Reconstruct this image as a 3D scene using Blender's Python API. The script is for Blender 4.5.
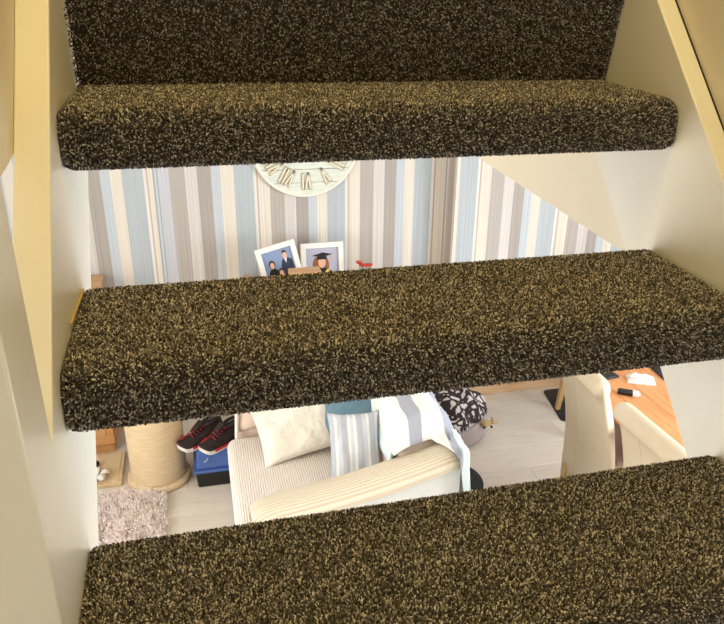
import bpy, bmesh, math, random
import numpy as np
from mathutils import Vector, Matrix, noise

random.seed(7); RNG = np.random.default_rng(7)
SC = bpy.context.scene; COL = SC.collection
for o in list(bpy.data.objects): bpy.data.objects.remove(o)

# ------------------------------------------------------------------ camera
Z0 = 2.517                                   # height of the top tread above the living-room floor
CAM = Vector((0.1452, -0.8456, Z0 + 0.0826))
pitch, yaw, roll = 0.3975, 0.2388, 0.0092
fw = Vector((math.sin(yaw)*math.cos(pitch), math.cos(yaw)*math.cos(pitch), -math.sin(pitch)))
rt = Vector((math.cos(yaw), -math.sin(yaw), 0)); up = rt.cross(fw)
r2 = rt*math.cos(roll) + up*math.sin(roll); u2 = -rt*math.sin(roll) + up*math.cos(roll)
cd = bpy.data.cameras.new('camera'); cam = bpy.data.objects.new('camera', cd); COL.objects.link(cam)
cam.matrix_world = Matrix(((r2.x, u2.x, -fw.x, CAM.x), (r2.y, u2.y, -fw.y, CAM.y), (r2.z, u2.z, -fw.z, CAM.z), (0, 0, 0, 1)))
cd.sensor_fit = 'HORIZONTAL'; cd.sensor_width = 36; cd.lens = 693.8/724*36; cd.clip_start = 0.02
SC.camera = cam

# ------------------------------------------------------------------ world, lights, exposure
W_ = bpy.data.worlds.new('world'); SC.world = W_; W_.use_nodes = True
bg = W_.node_tree.nodes['Background']; bg.inputs[0].default_value = (0.80, 0.90, 1.0, 1); bg.inputs[1].default_value = 1.0

def area(name, loc, look, sx, sy, power, col):
    l = bpy.data.lights.new(name, 'AREA'); l.shape = 'RECTANGLE'; l.size = sx; l.size_y = sy; l.energy = power; l.color = col
    o = bpy.data.objects.new(name, l); COL.objects.link(o); o.location = loc
    o.rotation_euler = (Vector(look) - Vector(loc)).to_track_quat('-Z', 'Y').to_euler()
    return o
# daylight outside the patio window, fill light outside the added left window
area('daylight_patio', (4.15, 0.6, 1.35), (1.0, 1.1, 0.9), 2.5, 2.1, 250, (0.89, 0.95, 1.0))
area('added_fill_side', (-2.15, 1.15, 1.30), (1.0, 1.6, 0.9), 2.3, 1.5, 85, (1.0, 0.96, 0.89))
# warm bulb of the landing light, up the stairwell
def bulb(name, loc, power, col, rad):
    l = bpy.data.lights.new(name, 'POINT'); l.energy = power; l.color = col; l.shadow_soft_size = rad
    o = bpy.data.objects.new(name, l); COL.objects.link(o); o.location = loc
    return o
bulb('landing_bulb', (0.34, -0.50, 4.40), 56, (1.0, 0.78, 0.34), 0.13)

SC.view_settings.view_transform = 'Standard'; SC.view_settings.look = 'None'
SC.view_settings.exposure = 0.0; SC.view_settings.gamma = 1.0; SC.view_settings.use_curve_mapping = False

# ------------------------------------------------------------------ materials
def lin(c):
    return tuple(((x/255)/12.92 if x/255 <= .04045 else ((x/255+.055)/1.055)**2.4) for x in c) + (1,)
def newmat(name, rgb, rough=.6, spec=.4):
    m = bpy.data.materials.new(name); m.use_nodes = True
    b = m.node_tree.nodes['Principled BSDF']; b.inputs['Base Color'].default_value = lin(rgb)
    b.inputs['Roughness'].default_value = rough; b.inputs['Specular IOR Level'].default_value = spec
    return m, m.node_tree, b
def N(t, typ, **kw):
    n = t.nodes.new(typ)
    for k, v in kw.items(): setattr(n, k, v)
    return n
def coords(t, scale=(1, 1, 1), rot=(0, 0, 0), kind='Object'):
    tc = N(t, 'ShaderNodeTexCoord'); mp = N(t, 'ShaderNodeMapping'); mp.inputs['Scale'].default_value = scale; mp.inputs['Rotation'].default_value = rot
    t.links.new(tc.outputs[kind], mp.inputs['Vector']); return mp.outputs['Vector']
def ramp(t, fac, stops, interp='LINEAR'):
    r = N(t, 'ShaderNodeValToRGB'); cr = r.color_ramp; cr.interpolation = interp
    while len(cr.elements) < len(stops): cr.elements.new(.5)
    for e, (p, c) in zip(cr.elements, stops): e.position = p; e.color = lin(c)
    t.links.new(fac, r.inputs['Fac']); return r.outputs['Color']
def bump(t, b, h, strength=.3, dist=.002):
    n = N(t, 'ShaderNodeBump'); n.inputs['Strength'].default_value = strength; n.inputs['Distance'].default_value = dist
    t.links.new(h, n.inputs['Height']); t.links.new(n.outputs['Normal'], b.inputs['Normal'])
def ntex(t, vec, scale, detail=4, rough=.55):
    n = N(t, 'ShaderNodeTexNoise'); n.inputs['Scale'].default_value = scale; n.inputs['Detail'].default_value = detail; n.inputs['Roughness'].default_value = rough
    t.links.new(vec, n.inputs['Vector']); return n.outputs['Fac']
def mottled(name, a, b_, scale=8, rough=.6, bs=.1, bd=.002, spec=.4, stretch=(1, 1, 1), bscale=None):
    m, t, b = newmat(name, a, rough, spec); v = coords(t, stretch)
    t.links.new(ramp(t, ntex(t, v, scale), [(.3, a), (.7, b_)]), b.inputs['Base Color'])
    if bs: bump(t, b, ntex(t, v, bscale or scale*6), bs, bd)
    return m
def plain(name, rgb, rough=.6, spec=.4): return newmat(name, rgb, rough, spec)[0]
def ribbed(name, a, b_, freq, axis='X', rough=.85, strength=.6):
    m, t, b = newmat(name, a, rough, .2); v = coords(t)
    w = N(t, 'ShaderNodeTexWave', wave_type='BANDS', bands_direction=axis, wave_profile='SIN'); w.inputs['Scale'].default_value = freq
    w.inputs['Distortion'].default_value = 0; w.inputs['Detail'].default_value = 1
    t.links.new(v, w.inputs['Vector'])
    t.links.new(ramp(t, w.outputs['Fac'], [(.1, b_), (.6, a)]), b.inputs['Base Color'])
    bump(t, b, w.outputs['Fac'], strength, .006)
    return m
def wood(name, a, b_, scale=3, stretch=(1, 12, 12), rough=.4):
    m, t, b = newmat(name, a, rough, .45); v = coords(t, stretch)
    t.links.new(ramp(t, ntex(t, v, scale, 6, .6), [(.3, b_), (.5, a), (.72, b_)]), b.inputs['Base Color'])
    bump(t, b, ntex(t, v, scale*4), .08, .001)
    return m

def carpet_mat(name, stops, trans=0):
    m, t, b = newmat(name, (60, 45, 30), .95, .1)
    g = N(t, 'ShaderNodeNewGeometry')
    c = ramp(t, g.outputs['Random Per Island'], stops, 'CONSTANT'); t.links.new(c, b.inputs['Base Color'])
    if trans:
        tl_ = N(t, 'ShaderNodeBsdfTranslucent'); mx = N(t, 'ShaderNodeMixShader'); mx.inputs[0].default_value = trans
        t.links.new(c, tl_.inputs[0]); t.links.new(b.outputs[0], mx.inputs[1]); t.links.new(tl_.outputs[0], mx.inputs[2]); t.links.new(mx.outputs[0], t.nodes['Material Output'].inputs['Surface'])
    return m
M = {}
M['carpet_base'] = mottled('carpet_backing', (60, 56, 52), (74, 69, 63), 300, .95, .3, .002, .1)
M['pile'] = carpet_mat('carpet_twist_pile', [(0, (58, 54, 51)), (.26, (80, 75, 70)), (.46, (108, 102, 95)), (.63, (142, 135, 126)), (.79, (182, 174, 163)), (.92, (220, 212, 200))])
M['gloss'] = mottled('white_gloss_paint', (232, 228, 218), (224, 219, 206), 6, .32, .12, .0015, .5, (1, 1, 1), 30)
M['plaster'] = mottled('stairwell_plaster', (226, 217, 198), (216, 206, 186), 3, .8, .15, .002, .3, (1, 1, 1), 60)
M['white'] = mottled('white_emulsion', (238, 238, 236), (232, 231, 228), 3, .8, .08, .001)
M['gap_shade'] = plain('painted_gap_shade', (40, 32, 22), .9)  # near-black colour that paints the shade inside the stringer gap
M['pine'] = wood('orange_pine', (214, 160, 106), (192, 132, 78))
M['table'] = wood('orange_table_wood', (214, 150, 98), (194, 126, 74), 2.2, (14, 1, 14), .3)
M['ledge'] = wood('pale_pine', (214, 168, 118), (196, 146, 96))
M['skirt'] = wood('pine_skirting', (220, 184, 144), (204, 162, 120))
M['legwood'] = wood('light_beech', (208, 170, 118), (188, 146, 92))
M['leather'] = mottled('cream_leather', (220, 204, 178), (212, 194, 166), 4, .45, .12, .001, .4, (1, 1, 1), 180)
M['cord'] = ribbed('cream_corduroy_seat', (240, 230, 222), (226, 214, 206), 26, 'X')
M['cord_arm'] = ribbed('beige_corduroy_arm', (242, 230, 210), (220, 202, 176), 26, 'Y', .85, .7)
M['cord_back'] = mottled('beige_back_cover', (226, 206, 190), (216, 194, 178), 5, .9, .2, .003)
M['cover'] = mottled('white_cover', (236, 236, 234), (228, 228, 226), 6, .85, .1, .002)
M['piping'] = plain('white_piping', (238, 232, 222), .7)
M['cream_cush'] = mottled('cream_cushion', (244, 238, 226), (236, 228, 214), 5, .9, .9, .02, .2, (1, 1, 1), 14)
M['blue_cush'] = mottled('slate_blue_cushion', (112, 140, 156), (96, 124, 142), 8, .9, .4, .01, .2, (1, 1, 1), 14)
M['sisal'] = mottled('sisal_rope', (234, 212, 178), (220, 192, 152), 40, .95, .5, .004, .1, (.3, .3, 3), 60)
M['plush'] = mottled('beige_plush', (228, 206, 172), (214, 188, 148), 60, .95, .5, .004, .1)
M['mat'] = mottled('beige_board', (226, 204, 166), (208, 180, 136), 10, .9, .3, .004)
M['blue'] = plain('blue_plastic', (70, 100, 168), .35, .5)
M['black'] = plain('black_plastic', (16, 17, 20), .4, .5)
M['screen'] = plain('dark_slate_glass', (30, 28, 44), .25, .5)
M['shoe'] = mottled('black_mesh', (58, 46, 44), (30, 24, 25), 60, .85, .4, .003)
M['red'] = plain('red_rubber', (200, 40, 52), .6)
M['lace'] = plain('dark_red_lace', (150, 34, 44), .8)
M['sole'] = plain('white_sole', (226, 220, 214), .6)
M['dkgrey'] = mottled('charcoal_fabric', (54, 56, 60), (44, 46, 50), 30, .9, .3, .002)
M['bed'] = mottled('grey_bed_fabric', (176, 164, 160), (160, 148, 144), 20, .95, .4, .003)
M['brown'] = mottled('dark_brown_fleece', (60, 50, 44), (44, 36, 32), 30, .95, .5, .004)
M['toy'] = mottled('sand_plush', (206, 178, 132), (180, 148, 100), 40, .95, .4, .003)
M['toydark'] = plain('dark_stitching', (50, 38, 30), .8)
M['shag'] = carpet_mat('shag_pile', [(0, (250, 234, 227)), (.25, (255, 243, 237)), (.5, (242, 223, 216)), (.72, (255, 248, 244)), (.9, (228, 206, 198))])
M['shagbase'] = plain('rug_backing', (232, 214, 206), .95)
M['frame'] = plain('white_frame', (240, 236, 228), .45)
M['clockwood'] = mottled('whitewashed_wood', (226, 228, 214), (206, 212, 200), 6, .8, .3, .002, .3, (2, 12, 12), 20)
M['rim'] = plain('cream_rim', (234, 230, 216), .6)
M['gold'] = plain('antique_gold', (176, 156, 108), .45, .5)
M['ivory'] = plain('ivory_inlay', (228, 222, 202), .6)
M['skin'] = plain('print_skin', (226, 178, 150), .5)
M['suit'] = plain('print_navy', (48, 56, 78), .5)
M['pblue'] = plain('print_blue_grey', (134, 152, 186), .5)
M['plav'] = plain('print_lavender', (178, 178, 196), .5)
M['hair'] = plain('print_auburn', (150, 92, 60), .5)
M['dkhair'] = plain('print_dark_hair', (60, 46, 40), .5)
M['pblack'] = plain('print_black', (26, 24, 28), .5)
M['pgold'] = plain('print_yellow', (222, 190, 96), .5)
M['petal'] = plain('red_petal', (206, 58, 52), .6)
M['leaf'] = plain('green_leaf', (74, 104, 62), .6)
M['ceramic'] = plain('white_ceramic', (236, 234, 228), .25)
M['tissue'] = mottled('white_tissue', (244, 242, 236), (234, 230, 222), 20, .8, .4, .004)
M['metal'] = plain('brushed_steel', (190, 190, 188), .3, .6)
M['strip'] = plain('brass_edge', (196, 170, 104), .4, .5)
def glass_mat():
    m, t, b = newmat('window_glass', (255, 255, 255), .02); out = t.nodes['Material Output']
    tr = N(t, 'ShaderNodeBsdfTransparent'); gl = N(t, 'ShaderNodeBsdfGlossy'); gl.inputs['Roughness'].default_value = .02
    mx = N(t, 'ShaderNodeMixShader'); mx.inputs[0].default_value = .06
    t.links.new(tr.outputs[0], mx.inputs[1]); t.links.new(gl.outputs[0], mx.inputs[2]); t.links.new(mx.outputs[0], out.inputs['Surface']); return m
M['glass'] = glass_mat()
def floor_mat():
    m, t, b = newmat('pale_laminate', (224, 216, 204), .28, .5); v = coords(t, (1.2, 14, 1))
    oi = N(t, 'ShaderNodeObjectInfo'); c = ramp(t, ntex(t, v, 3, 6, .6), [(.25, (222, 212, 200)), (.5, (234, 227, 217)), (.75, (214, 203, 190))])
    mx = N(t, 'ShaderNodeMixRGB', blend_type='MULTIPLY'); mx.inputs['Fac'].default_value = 1
    t.links.new(c, mx.inputs['Color1']); t.links.new(ramp(t, oi.outputs['Random'], [(0, (236, 234, 232)), (1, (255, 253, 250))]), mx.inputs['Color2'])
    t.links.new(mx.outputs['Color'], b.inputs['Base Color']); bump(t, b, ntex(t, v, 8), .05, .001); return m
M['floor'] = floor_mat(); M['subfloor'] = plain('subfloor', (150, 140, 128), .8)
def paper_mat():
    m, t, b = newmat('striped_wallpaper', (255, 255, 255), .65, .3)
    at = N(t, 'ShaderNodeAttribute'); at.attribute_name = 'stripe'; v = coords(t, (160, 160, .6))
    mx = N(t, 'ShaderNodeMixRGB', blend_type='MULTIPLY'); mx.inputs['Fac'].default_value = 1
    t.links.new(at.outputs['Color'], mx.inputs['Color1']); t.links.new(ramp(t, ntex(t, v, 1, 3), [(.32, (226, 225, 224)), (.66, (255, 255, 255))]), mx.inputs['Color2'])
    t.links.new(mx.outputs['Color'], b.inputs['Base Color']); return m
M['paper'] = paper_mat()
def stripe_mat(name, axis, stops, scale, off=0.0):
    m, t, b = newmat(name, (255, 255, 255), .9, .2); tc = N(t, 'ShaderNodeTexCoord'); sp = N(t, 'ShaderNodeSeparateXYZ'); t.links.new(tc.outputs['UV'], sp.inputs[0])
    ma = N(t, 'ShaderNodeMath', operation='MULTIPLY_ADD'); ma.inputs[1].default_value = scale; ma.inputs[2].default_value = off
    t.links.new(sp.outputs[axis], ma.inputs[0]); t.links.new(ramp(t, ma.outputs[0], stops, 'CONSTANT'), b.inputs['Base Color'])
    bump(t, b, ntex(t, coords(t), 40), .2, .003); return m
wh, gb, la = (240, 239, 238), (192, 196, 208), (214, 218, 226)
M['striped'] = stripe_mat('blue_white_stripe', 0, [(0, gb), (.10, wh), (.15, la), (.24, gb), (.36, wh), (.41, la), (.47, wh), (.52, gb), (.64, la), (.72, wh), (.77, gb), (.90, la)], 1)
M['throw'] = stripe_mat('throw_bands', 0, [(0, (222, 236, 238)), (.08, (240, 242, 238)), (.27, (176, 180, 194)), (.34, (242, 242, 236)), (.46, (180, 184, 198)), (.52, (226, 240, 242)), (.66, (200, 224, 232)), (.80, (236, 240, 240)), (.88, (186, 208, 220))], 1)
def blotch():
    m, t, b = newmat('black_white_fleece', (40, 36, 40), .95, .1); vv = coords(t)
    vo = N(t, 'ShaderNodeTexVoronoi', feature='DISTANCE_TO_EDGE'); vo.inputs['Scale'].default_value = 14; vo.inputs['Randomness'].default_value = 1
    wn = N(t, 'ShaderNodeTexNoise'); wn.inputs['Scale'].default_value = 9; t.links.new(vv, wn.inputs['Vector'])
    mxv = N(t, 'ShaderNodeMixRGB', blend_type='LINEAR_LIGHT'); mxv.inputs['Fac'].default_value = .09; t.links.new(coords(t, (1, 1.5, .8), (0, 0, .6)), mxv.inputs['Color1']); t.links.new(wn.outputs['Color'], mxv.inputs['Color2'])
    t.links.new(mxv.outputs['Color'], vo.inputs['Vector']); t.links.new(ramp(t, vo.outputs['Distance'], [(0, (58, 51, 54)), (.13, (72, 63, 65)), (.19, (216, 208, 206)), (1, (230, 225, 222))]), b.inputs['Base Color'])
    bump(t, b, ntex(t, vv, 40), .4, .004); return m
M['blotch'] = blotch()

# ------------------------------------------------------------------ mesh helpers
def link(name, me, mats=None, parent=None, loc=None, rot=None, smooth=False):
    if mats is not None:
        for m in (mats if isinstance(mats, (list, tuple)) else [mats]): me.materials.append(M[m] if isinstance(m, str) else m)
    o = bpy.data.objects.new(name, me); COL.objects.link(o)
    if parent: o.parent = parent
    if loc is not None: o.location = loc
    if rot is not None: o.rotation_euler = rot
    if smooth: me.polygons.foreach_set('use_smooth', [True]*len(me.polygons))
    return o
def empty(name, loc=(0, 0, 0), rot=(0, 0, 0)):
    o = bpy.data.objects.new(name, None); COL.objects.link(o); o.location = loc; o.rotation_euler = rot; o.empty_display_size = .05; return o
def tag(o, label, cat, group=None):
    o['label'] = label; o['category'] = cat
    if group: o['group'] = group
    return o
def struct(o): o['kind'] = 'structure'; return o
def bm_box(a, b, bev=0, seg=2):
    bm = bmesh.new(); bmesh.ops.create_cube(bm, size=1)
    for v in bm.verts: v.co = Vector([(a[i]+b[i])/2 + v.co[i]*(b[i]-a[i]) for i in range(3)])
    if bev: bmesh.ops.bevel(bm, geom=bm.edges[:], offset=bev, segments=seg, profile=.5, affect='EDGES')
    return bm
def done(bm, name='m'):
    bmesh.ops.recalc_face_normals(bm, faces=bm.faces[:]); me = bpy.data.meshes.new(name); bm.to_mesh(me); bm.free(); return me
def box(name, a, b, mat, parent=None, bev=0, seg=2, smooth=False, **k):
    return link(name, done(bm_box(a, b, bev, seg), name), mat, parent, smooth=smooth and bev > 0, **k)
def prism(name, pts, axis, lo, hi, mat, parent=None, bev=0, seg=2, smooth=False, **k):
    """polygon pts in the two other axes, extruded along axis from lo to hi"""
    bm = bmesh.new(); ax = 'XYZ'.index(axis); oth = [i for i in range(3) if i != ax]
    def mk(p, h):
        c = [0, 0, 0]; c[oth[0]], c[oth[1]] = p; c[ax] = h; return bm.verts.new(c)
    A = [mk(p, lo) for p in pts]; B = [mk(p, hi) for p in pts]; n = len(pts)
    bm.faces.new(A); bm.faces.new(B[::-1])
    for i in range(n): bm.faces.new((A[i], B[i], B[(i+1) % n], A[(i+1) % n]))
    if bev: bmesh.ops.bevel(bm, geom=bm.edges[:], offset=bev, segments=seg, profile=.5, affect='EDGES')
    return link(name, done(bm, name), mat, parent, smooth=smooth, **k)
def lathe(name, prof, mat, parent=None, n=40, smooth=True, **k):
    bm = bmesh.new(); rings = []
    for r, z in prof:
        rings.append([bm.verts.new((r*math.cos(2*math.pi*i/n), r*math.sin(2*math.pi*i/n), z)) for i in range(n)] if r > 1e-6 else [bm.verts.new((0, 0, z))])
    for a, b in zip(rings, rings[1:]):
        for i in range(n):
            j = (i+1) % n
            f = [a[i % len(a)], a[j % len(a)], b[j % len(b)], b[i % len(b)]]
            f = list(dict.fromkeys(f))
            if len(f) > 2: bm.faces.new(f)
    return link(name, done(bm, name), mat, parent, smooth=smooth, **k)
def loft(name, rings, mat, parent=None, caps=True, closed=True, smooth=True, uv=False, **k):
    bm = bmesh.new(); R = [[bm.verts.new(p) for p in ring] for ring in rings]; n = len(rings[0])
    for a, b in zip(R, R[1:]):
        for i in range(n if closed else n-1): bm.faces.new((a[i], a[(i+1) % n], b[(i+1) % n], b[i]))
    if caps and closed: bm.faces.new(R[0][::-1]); bm.faces.new(R[-1])
    return link(name, done(bm, name), mat, parent, smooth=smooth, **k)
def tube(name, pts, rad, mat, parent=None, n=8, **k):
    rings = []; P = [Vector(p) for p in pts]
    for i, p in enumerate(P):
        d = (P[min(i+1, len(P)-1)] - P[max(i-1, 0)]).normalized(); a = d.orthogonal().normalized(); b = d.cross(a)
        if rings and i:
            a = (pa - d*pa.dot(d)).normalized(); b = d.cross(a)
        pa = a; r = rad[i] if isinstance(rad, (list, tuple)) else rad
        rings.append([p + (a*math.cos(2*math.pi*j/n) + b*math.sin(2*math.pi*j/n))*r for j in range(n)])
    return loft(name, rings, mat, parent, **k)
def grid_uv(name, f, nu, nv, mat, parent=None, thick=0, **k):
    """surface f(u,v) with UVs"""
    vs = [f(i/nu, j/nv) for i in range(nu+1) for j in range(nv+1)]
    fs = [(i*(nv+1)+j, (i+1)*(nv+1)+j, (i+1)*(nv+1)+j+1, i*(nv+1)+j+1) for i in range(nu) for j in range(nv)]
    me = bpy.data.meshes.new(name); me.from_pydata(vs, [], fs); uvl = me.uv_layers.new(name='UVMap')
    for p in me.polygons:
        for li in p.loop_indices:
            vi = me.loops[li].vertex_index; uvl.data[li].uv = ((vi//(nv+1))/nu, (vi % (nv+1))/nv)
    o = link(name, me, mat, parent, smooth=True, **k)
    if thick:
        s = o.modifiers.new('solid', 'SOLIDIFY'); s.thickness = thick; s.offset = 1
    return o
def pillow(name, w, h, t, mat, label, cat, loc, matrix, seed=0, group=None, n=28):
    vs = []; idx = {}; fs = []; uvs = []
    for side in (1, -1):
        for i in range(n+1):
            for j in range(n+1):
                u, v = 2*i/n-1, 2*j/n-1; edge = i in (0, n) or j in (0, n)
                if side == -1 and edge: idx[(side, i, j)] = idx[(1, i, j)]; continue
                k = 1 - .10*(1-abs(v)**3)*abs(u)**2; k2 = 1 - .10*(1-abs(u)**3)*abs(v)**2
                z = side*t/2*(max(0, (1-abs(u)**2.6)*(1-abs(v)**2.6)))**.55
                nz = noise.noise(Vector((u*1.6+seed, v*1.6, side*2)))*.16*t + noise.noise(Vector((u*4+seed, v*4, side)))*.07*t
                idx[(side, i, j)] = len(vs); vs.append((u*w/2*k, v*h/2*k2, z + (0 if edge else nz*(1-max(abs(u), abs(v))**6)))); uvs.append((i/n, j/n))
        for i in range(n):
            for j in range(n):
                q = [idx[(side, i, j)], idx[(side, i+1, j)], idx[(side, i+1, j+1)], idx[(side, i, j+1)]]; fs.append(q if side == 1 else q[::-1])
    me = bpy.data.meshes.new(name); me.from_pydata(vs, [], fs); uvl = me.uv_layers.new(name='UVMap')
    for l in me.loops: uvl.data[l.index].uv = uvs[l.vertex_index]
    o = link(name, me, mat, smooth=True); o.matrix_world = Matrix.Translation(loc) @ matrix
    return tag(o, label, cat, group) if label else o
def basis(xa, za):
    x = Vector(xa).normalized(); z = Vector(za); z = (z - x*z.dot(x)).normalized(); y = z.cross(x)
    return Matrix(((x.x, y.x, z.x, 0), (x.y, y.y, z.y, 0), (x.z, y.z, z.z, 0), (0, 0, 0, 1)))

def tufts(name, P, Nn, length, rad, lean, mat, parent, tip=.9):
    """real tufts: one tapered three-sided strand per point, all in one mesh"""
    n = len(P); a = np.cross(Nn, RNG.normal(size=(n, 3))); a /= np.linalg.norm(a, axis=1)[:, None]; b = np.cross(Nn, a)
    d = Nn + lean*(a*RNG.normal(size=(n, 1)) + b*RNG.normal(size=(n, 1))); d /= np.linalg.norm(d, axis=1)[:, None]
    L = length*(RNG.uniform(.65, 1.15, (n, 1))); r = rad*RNG.uniform(.75, 1.25, (n, 1)); V = np.empty((n, 7, 3))
    bend = lean*.6*(a*RNG.normal(size=(n, 1)) + b*RNG.normal(size=(n, 1)))*L
    for k in range(3):
        c, s = math.cos(k*2.0944), math.sin(k*2.0944); off = a*c + b*s
        V[:, k] = P - Nn*.0015 + off*r*.8; V[:, 3+k] = P + d*L*.62 + off*r
    V[:, 6] = P + d*L*tip + bend*.5
    base = np.array([[0, 1, 4], [0, 4, 3], [1, 2, 5], [1, 5, 4], [2, 0, 3], [2, 3, 5], [3, 4, 6], [4, 5, 6], [5, 3, 6]])
    F = (base[None] + 7*np.arange(n)[:, None, None]).reshape(-1, 3)
    me = bpy.data.meshes.new(name); me.vertices.add(n*7); me.vertices.foreach_set('co', V.ravel())
    me.loops.add(F.size); me.loops.foreach_set('vertex_index', F.ravel().astype(np.int32))
    me.polygons.add(len(F)); me.polygons.foreach_set('loop_start', np.arange(0, F.size, 3, dtype=np.int32))
    me.update(calc_edges=True); me.materials.append(M[mat])
    o = bpy.data.objects.new(name, me); COL.objects.link(o); o.parent = parent; o['kind'] = 'stuff'; return o

# ================================================================== THE SETTING
FX0, FX1, FY0, FY1, FYR = -1.7, 3.7, -2.8, 3.60, 3.42
CEIL = Z0 - .215
# floor of laminate boards
fl = struct(box('floor', (FX0, FY0, -.06), (FX1, FY1+.1, -.009), 'subfloor'))
pm = {}
def plank_mesh(l):
    l = round(l, 3)
    if l not in pm:
        pm[l] = done(bm_box((0, 0, -.010), (l-.0012, .2390, 0), .0012, 1), 'plank'); pm[l].materials.append(M['floor'])
    return pm[l]
y = FY0; row = 0
while y < FY1:
    x = FX0 - [0, .45, .85][row % 3]
    while x < FX1:
        a, b = max(x, FX0), min(x+1.25, FX1)
        if b-a > .03:
            o = bpy.data.objects.new('plank', plank_mesh(b-a)); COL.objects.link(o); o.parent = fl; o.location = (a, y, 0)
        x += 1.25
    y += .24; row += 1

# wallpaper walls, one face for each printed stripe
BL, CR, TA, TD, LT, LB, WH_, TN = (190, 197, 201), (234, 225, 211), (190, 181, 173), (180, 171, 164), (220, 214, 209), (203, 210, 215), (234, 231, 226), (206, 186, 170)
LV, GL = (208, 209, 214), (164, 170, 176)
PER = [(.205, BL), (.03, WH_), (.018, TN), (.122, CR), (.155, TA), (.125, LT), (.135, TD), (.095, LB), (.115, CR)]
def cyc(x0, x1, p, phase):
    out = []; k = math.floor((x0-phase)/p); x = phase + k*p
    while x < x1:
        for w, c in PER:
            a, b = max(x, x0), min(x+w*p, x1)
            if b > a: out.append((a, b, c))
            x += w*p
    return out
def paper_wall(name, stripes, place, z0, z1, parent=None):
    vs, fs, cols = [], [], []
    for a, b, c in stripes:
        i = len(vs); vs += [place(a, z0), place(b, z0), place(b, z1), place(a, z1)]; fs.append((i, i+1, i+2, i+3)); cols.append(lin(c))
    me = bpy.data.meshes.new(name); me.from_pydata(vs, [], fs); ca = me.color_attributes.new('stripe', 'FLOAT_COLOR', 'CORNER')
    for p in me.polygons:
        for li in p.loop_indices: ca.data[li].color = cols[p.index]
    return link(name, me, 'paper', parent)
XC = 1.815
wb = struct(box('wall_back', (FX0-.1, FY1+.004, -.06), (XC+.08, FY1+.12, CEIL+.2), 'white'))
left = cyc(FX0, -.29, .60, -.29)
mid_ = [(-.29, -.165, BL), (-.165, -.148, WH_), (-.148, -.138, TN), (-.138, -.108, CR), (-.108, -.100, GL), (-.100, -.085, LB), (-.085, -.079, GL), (-.079, -.012, LV), (-.012, .083, TA), (.083, .158, LT), (.158, .243, TD), (.243, .300, LB), (.300, .384, CR)]
struct(paper_wall('wall_paper_back', left + mid_ + cyc(.384, XC+.02, .598, .384), lambda a, z: (a, FY1, z), 0, CEIL+.05, wb))
wp = struct(box('wall_pier', (XC+.001, FYR+.004, -.06), (FX1+.1, FY1+.12, CEIL+.2), 'white'))
paper_wall('wall_paper_pier', cyc(XC, FX1, .598, 1.838), lambda a, z: (a, FYR, z), 0, CEIL+.05, wp)
paper_wall('wall_paper_return', [(FYR, FYR+.03, CR), (FYR+.03, FYR+.055, TA), (FYR+.055, FYR+.12, TD), (FYR+.12, FYR+.15, TN), (FYR+.15, FY1, LT)], lambda a, z: (XC-.002, a, z), 0, CEIL+.05, wp)
struct(box('baseboard_back', (XC, FYR-.018, 0), (FX1-.01, FYR-.001, .085), 'skirt', bev=.004))
# right wall with the patio window opening, left wall with an opening added for fill light
def wall_open(name, axis, pos, th, lo, hi, z0, z1, h0, h1, hz0, hz1, mat):
    rt_ = empty(name); struct(rt_)
    def bx(a0, a1, c0, c1):
        a = (pos, a0, c0) if axis == 'X' else (a0, pos, c0); b = (pos+th, a1, c1) if axis == 'X' else (a1, pos+th, c1)
        box('wall_section', a, b, mat, rt_)
    bx(lo, h0, z0, z1); bx(h1, hi, z0, z1); bx(h0, h1, z0, hz0) if hz0 > z0 else None; bx(h0, h1, hz1, z1)
    return rt_
wall_open('wall_right', 'X', FX1, .1, FY0, FY1, -.06, CEIL+.2, -.7, 1.9, .05, 2.12, 'white')
struct(box('wall_front', (FX0-.1, FY0-.1, -.06), (FX1+.1, FY0, 4.95), 'white'))
wall_open('wall_left', 'X', FX0-.1, .1, FY0, FY1, -.06, 4.95, 0, 2.3, .55, 2.1, 'white')
def window(name, axis, pos, a0, a1, z0, z1, nm):
    w = struct(empty(name))
    def bx(nm_, p0, p1, c0, c1, th, mat):
        a = (pos-th/2, p0, c0) if axis == 'X' else (p0, pos-th/2, c0); b = (pos+th/2, p1, c1) if axis == 'X' else (p1, pos+th/2, c1); box(nm_, a, b, mat, w)
    bx('window_frame', a0, a1, z0, z0+.05, .06, 'frame'); bx('window_frame', a0, a1, z1-.05, z1, .06, 'frame')
    for i in range(nm+1):
        c = a0 + .025 + (a1-a0-.05)*i/nm; bx('window_frame', c-.025, c+.025, z0+.05, z1-.05, .06, 'frame')
    for i in range(nm):
        c0 = a0 + .05 + (a1-a0-.05)*i/nm; c1 = a0 + (a1-a0-.05)*(i+1)/nm; bx('pane', c0, c1, z0+.05, z1-.05, .006, 'glass')
window('window_1', 'X', FX1+.05, -.7, 1.9, .05, 2.12, 2)
window('window_added', 'X', FX0-.05, 0, 2.3, .55, 2.1, 2)  # unseen window, added to bring fill light in from the left
# ceiling of the living room around the stairwell opening
SW = .793; WX = SW + .032
cl = struct(empty('ceiling'))
box('ceiling_panel', (WX+.11, FY0, CEIL), (FX1, FY1, CEIL+.2), 'white', cl)
box('ceiling_panel', (FX0, 1.36, CEIL), (WX+.11, FY1, CEIL+.2), 'white', cl)
box('ceiling_panel', (FX0, FY0, CEIL), (-.55, 1.36, CEIL+.2), 'white', cl)
struct(box('ceiling_upper', (FX0-.1, FY0-.1, 4.95), (WX+.2, 1.5, 5.05), 'white'))
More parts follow.
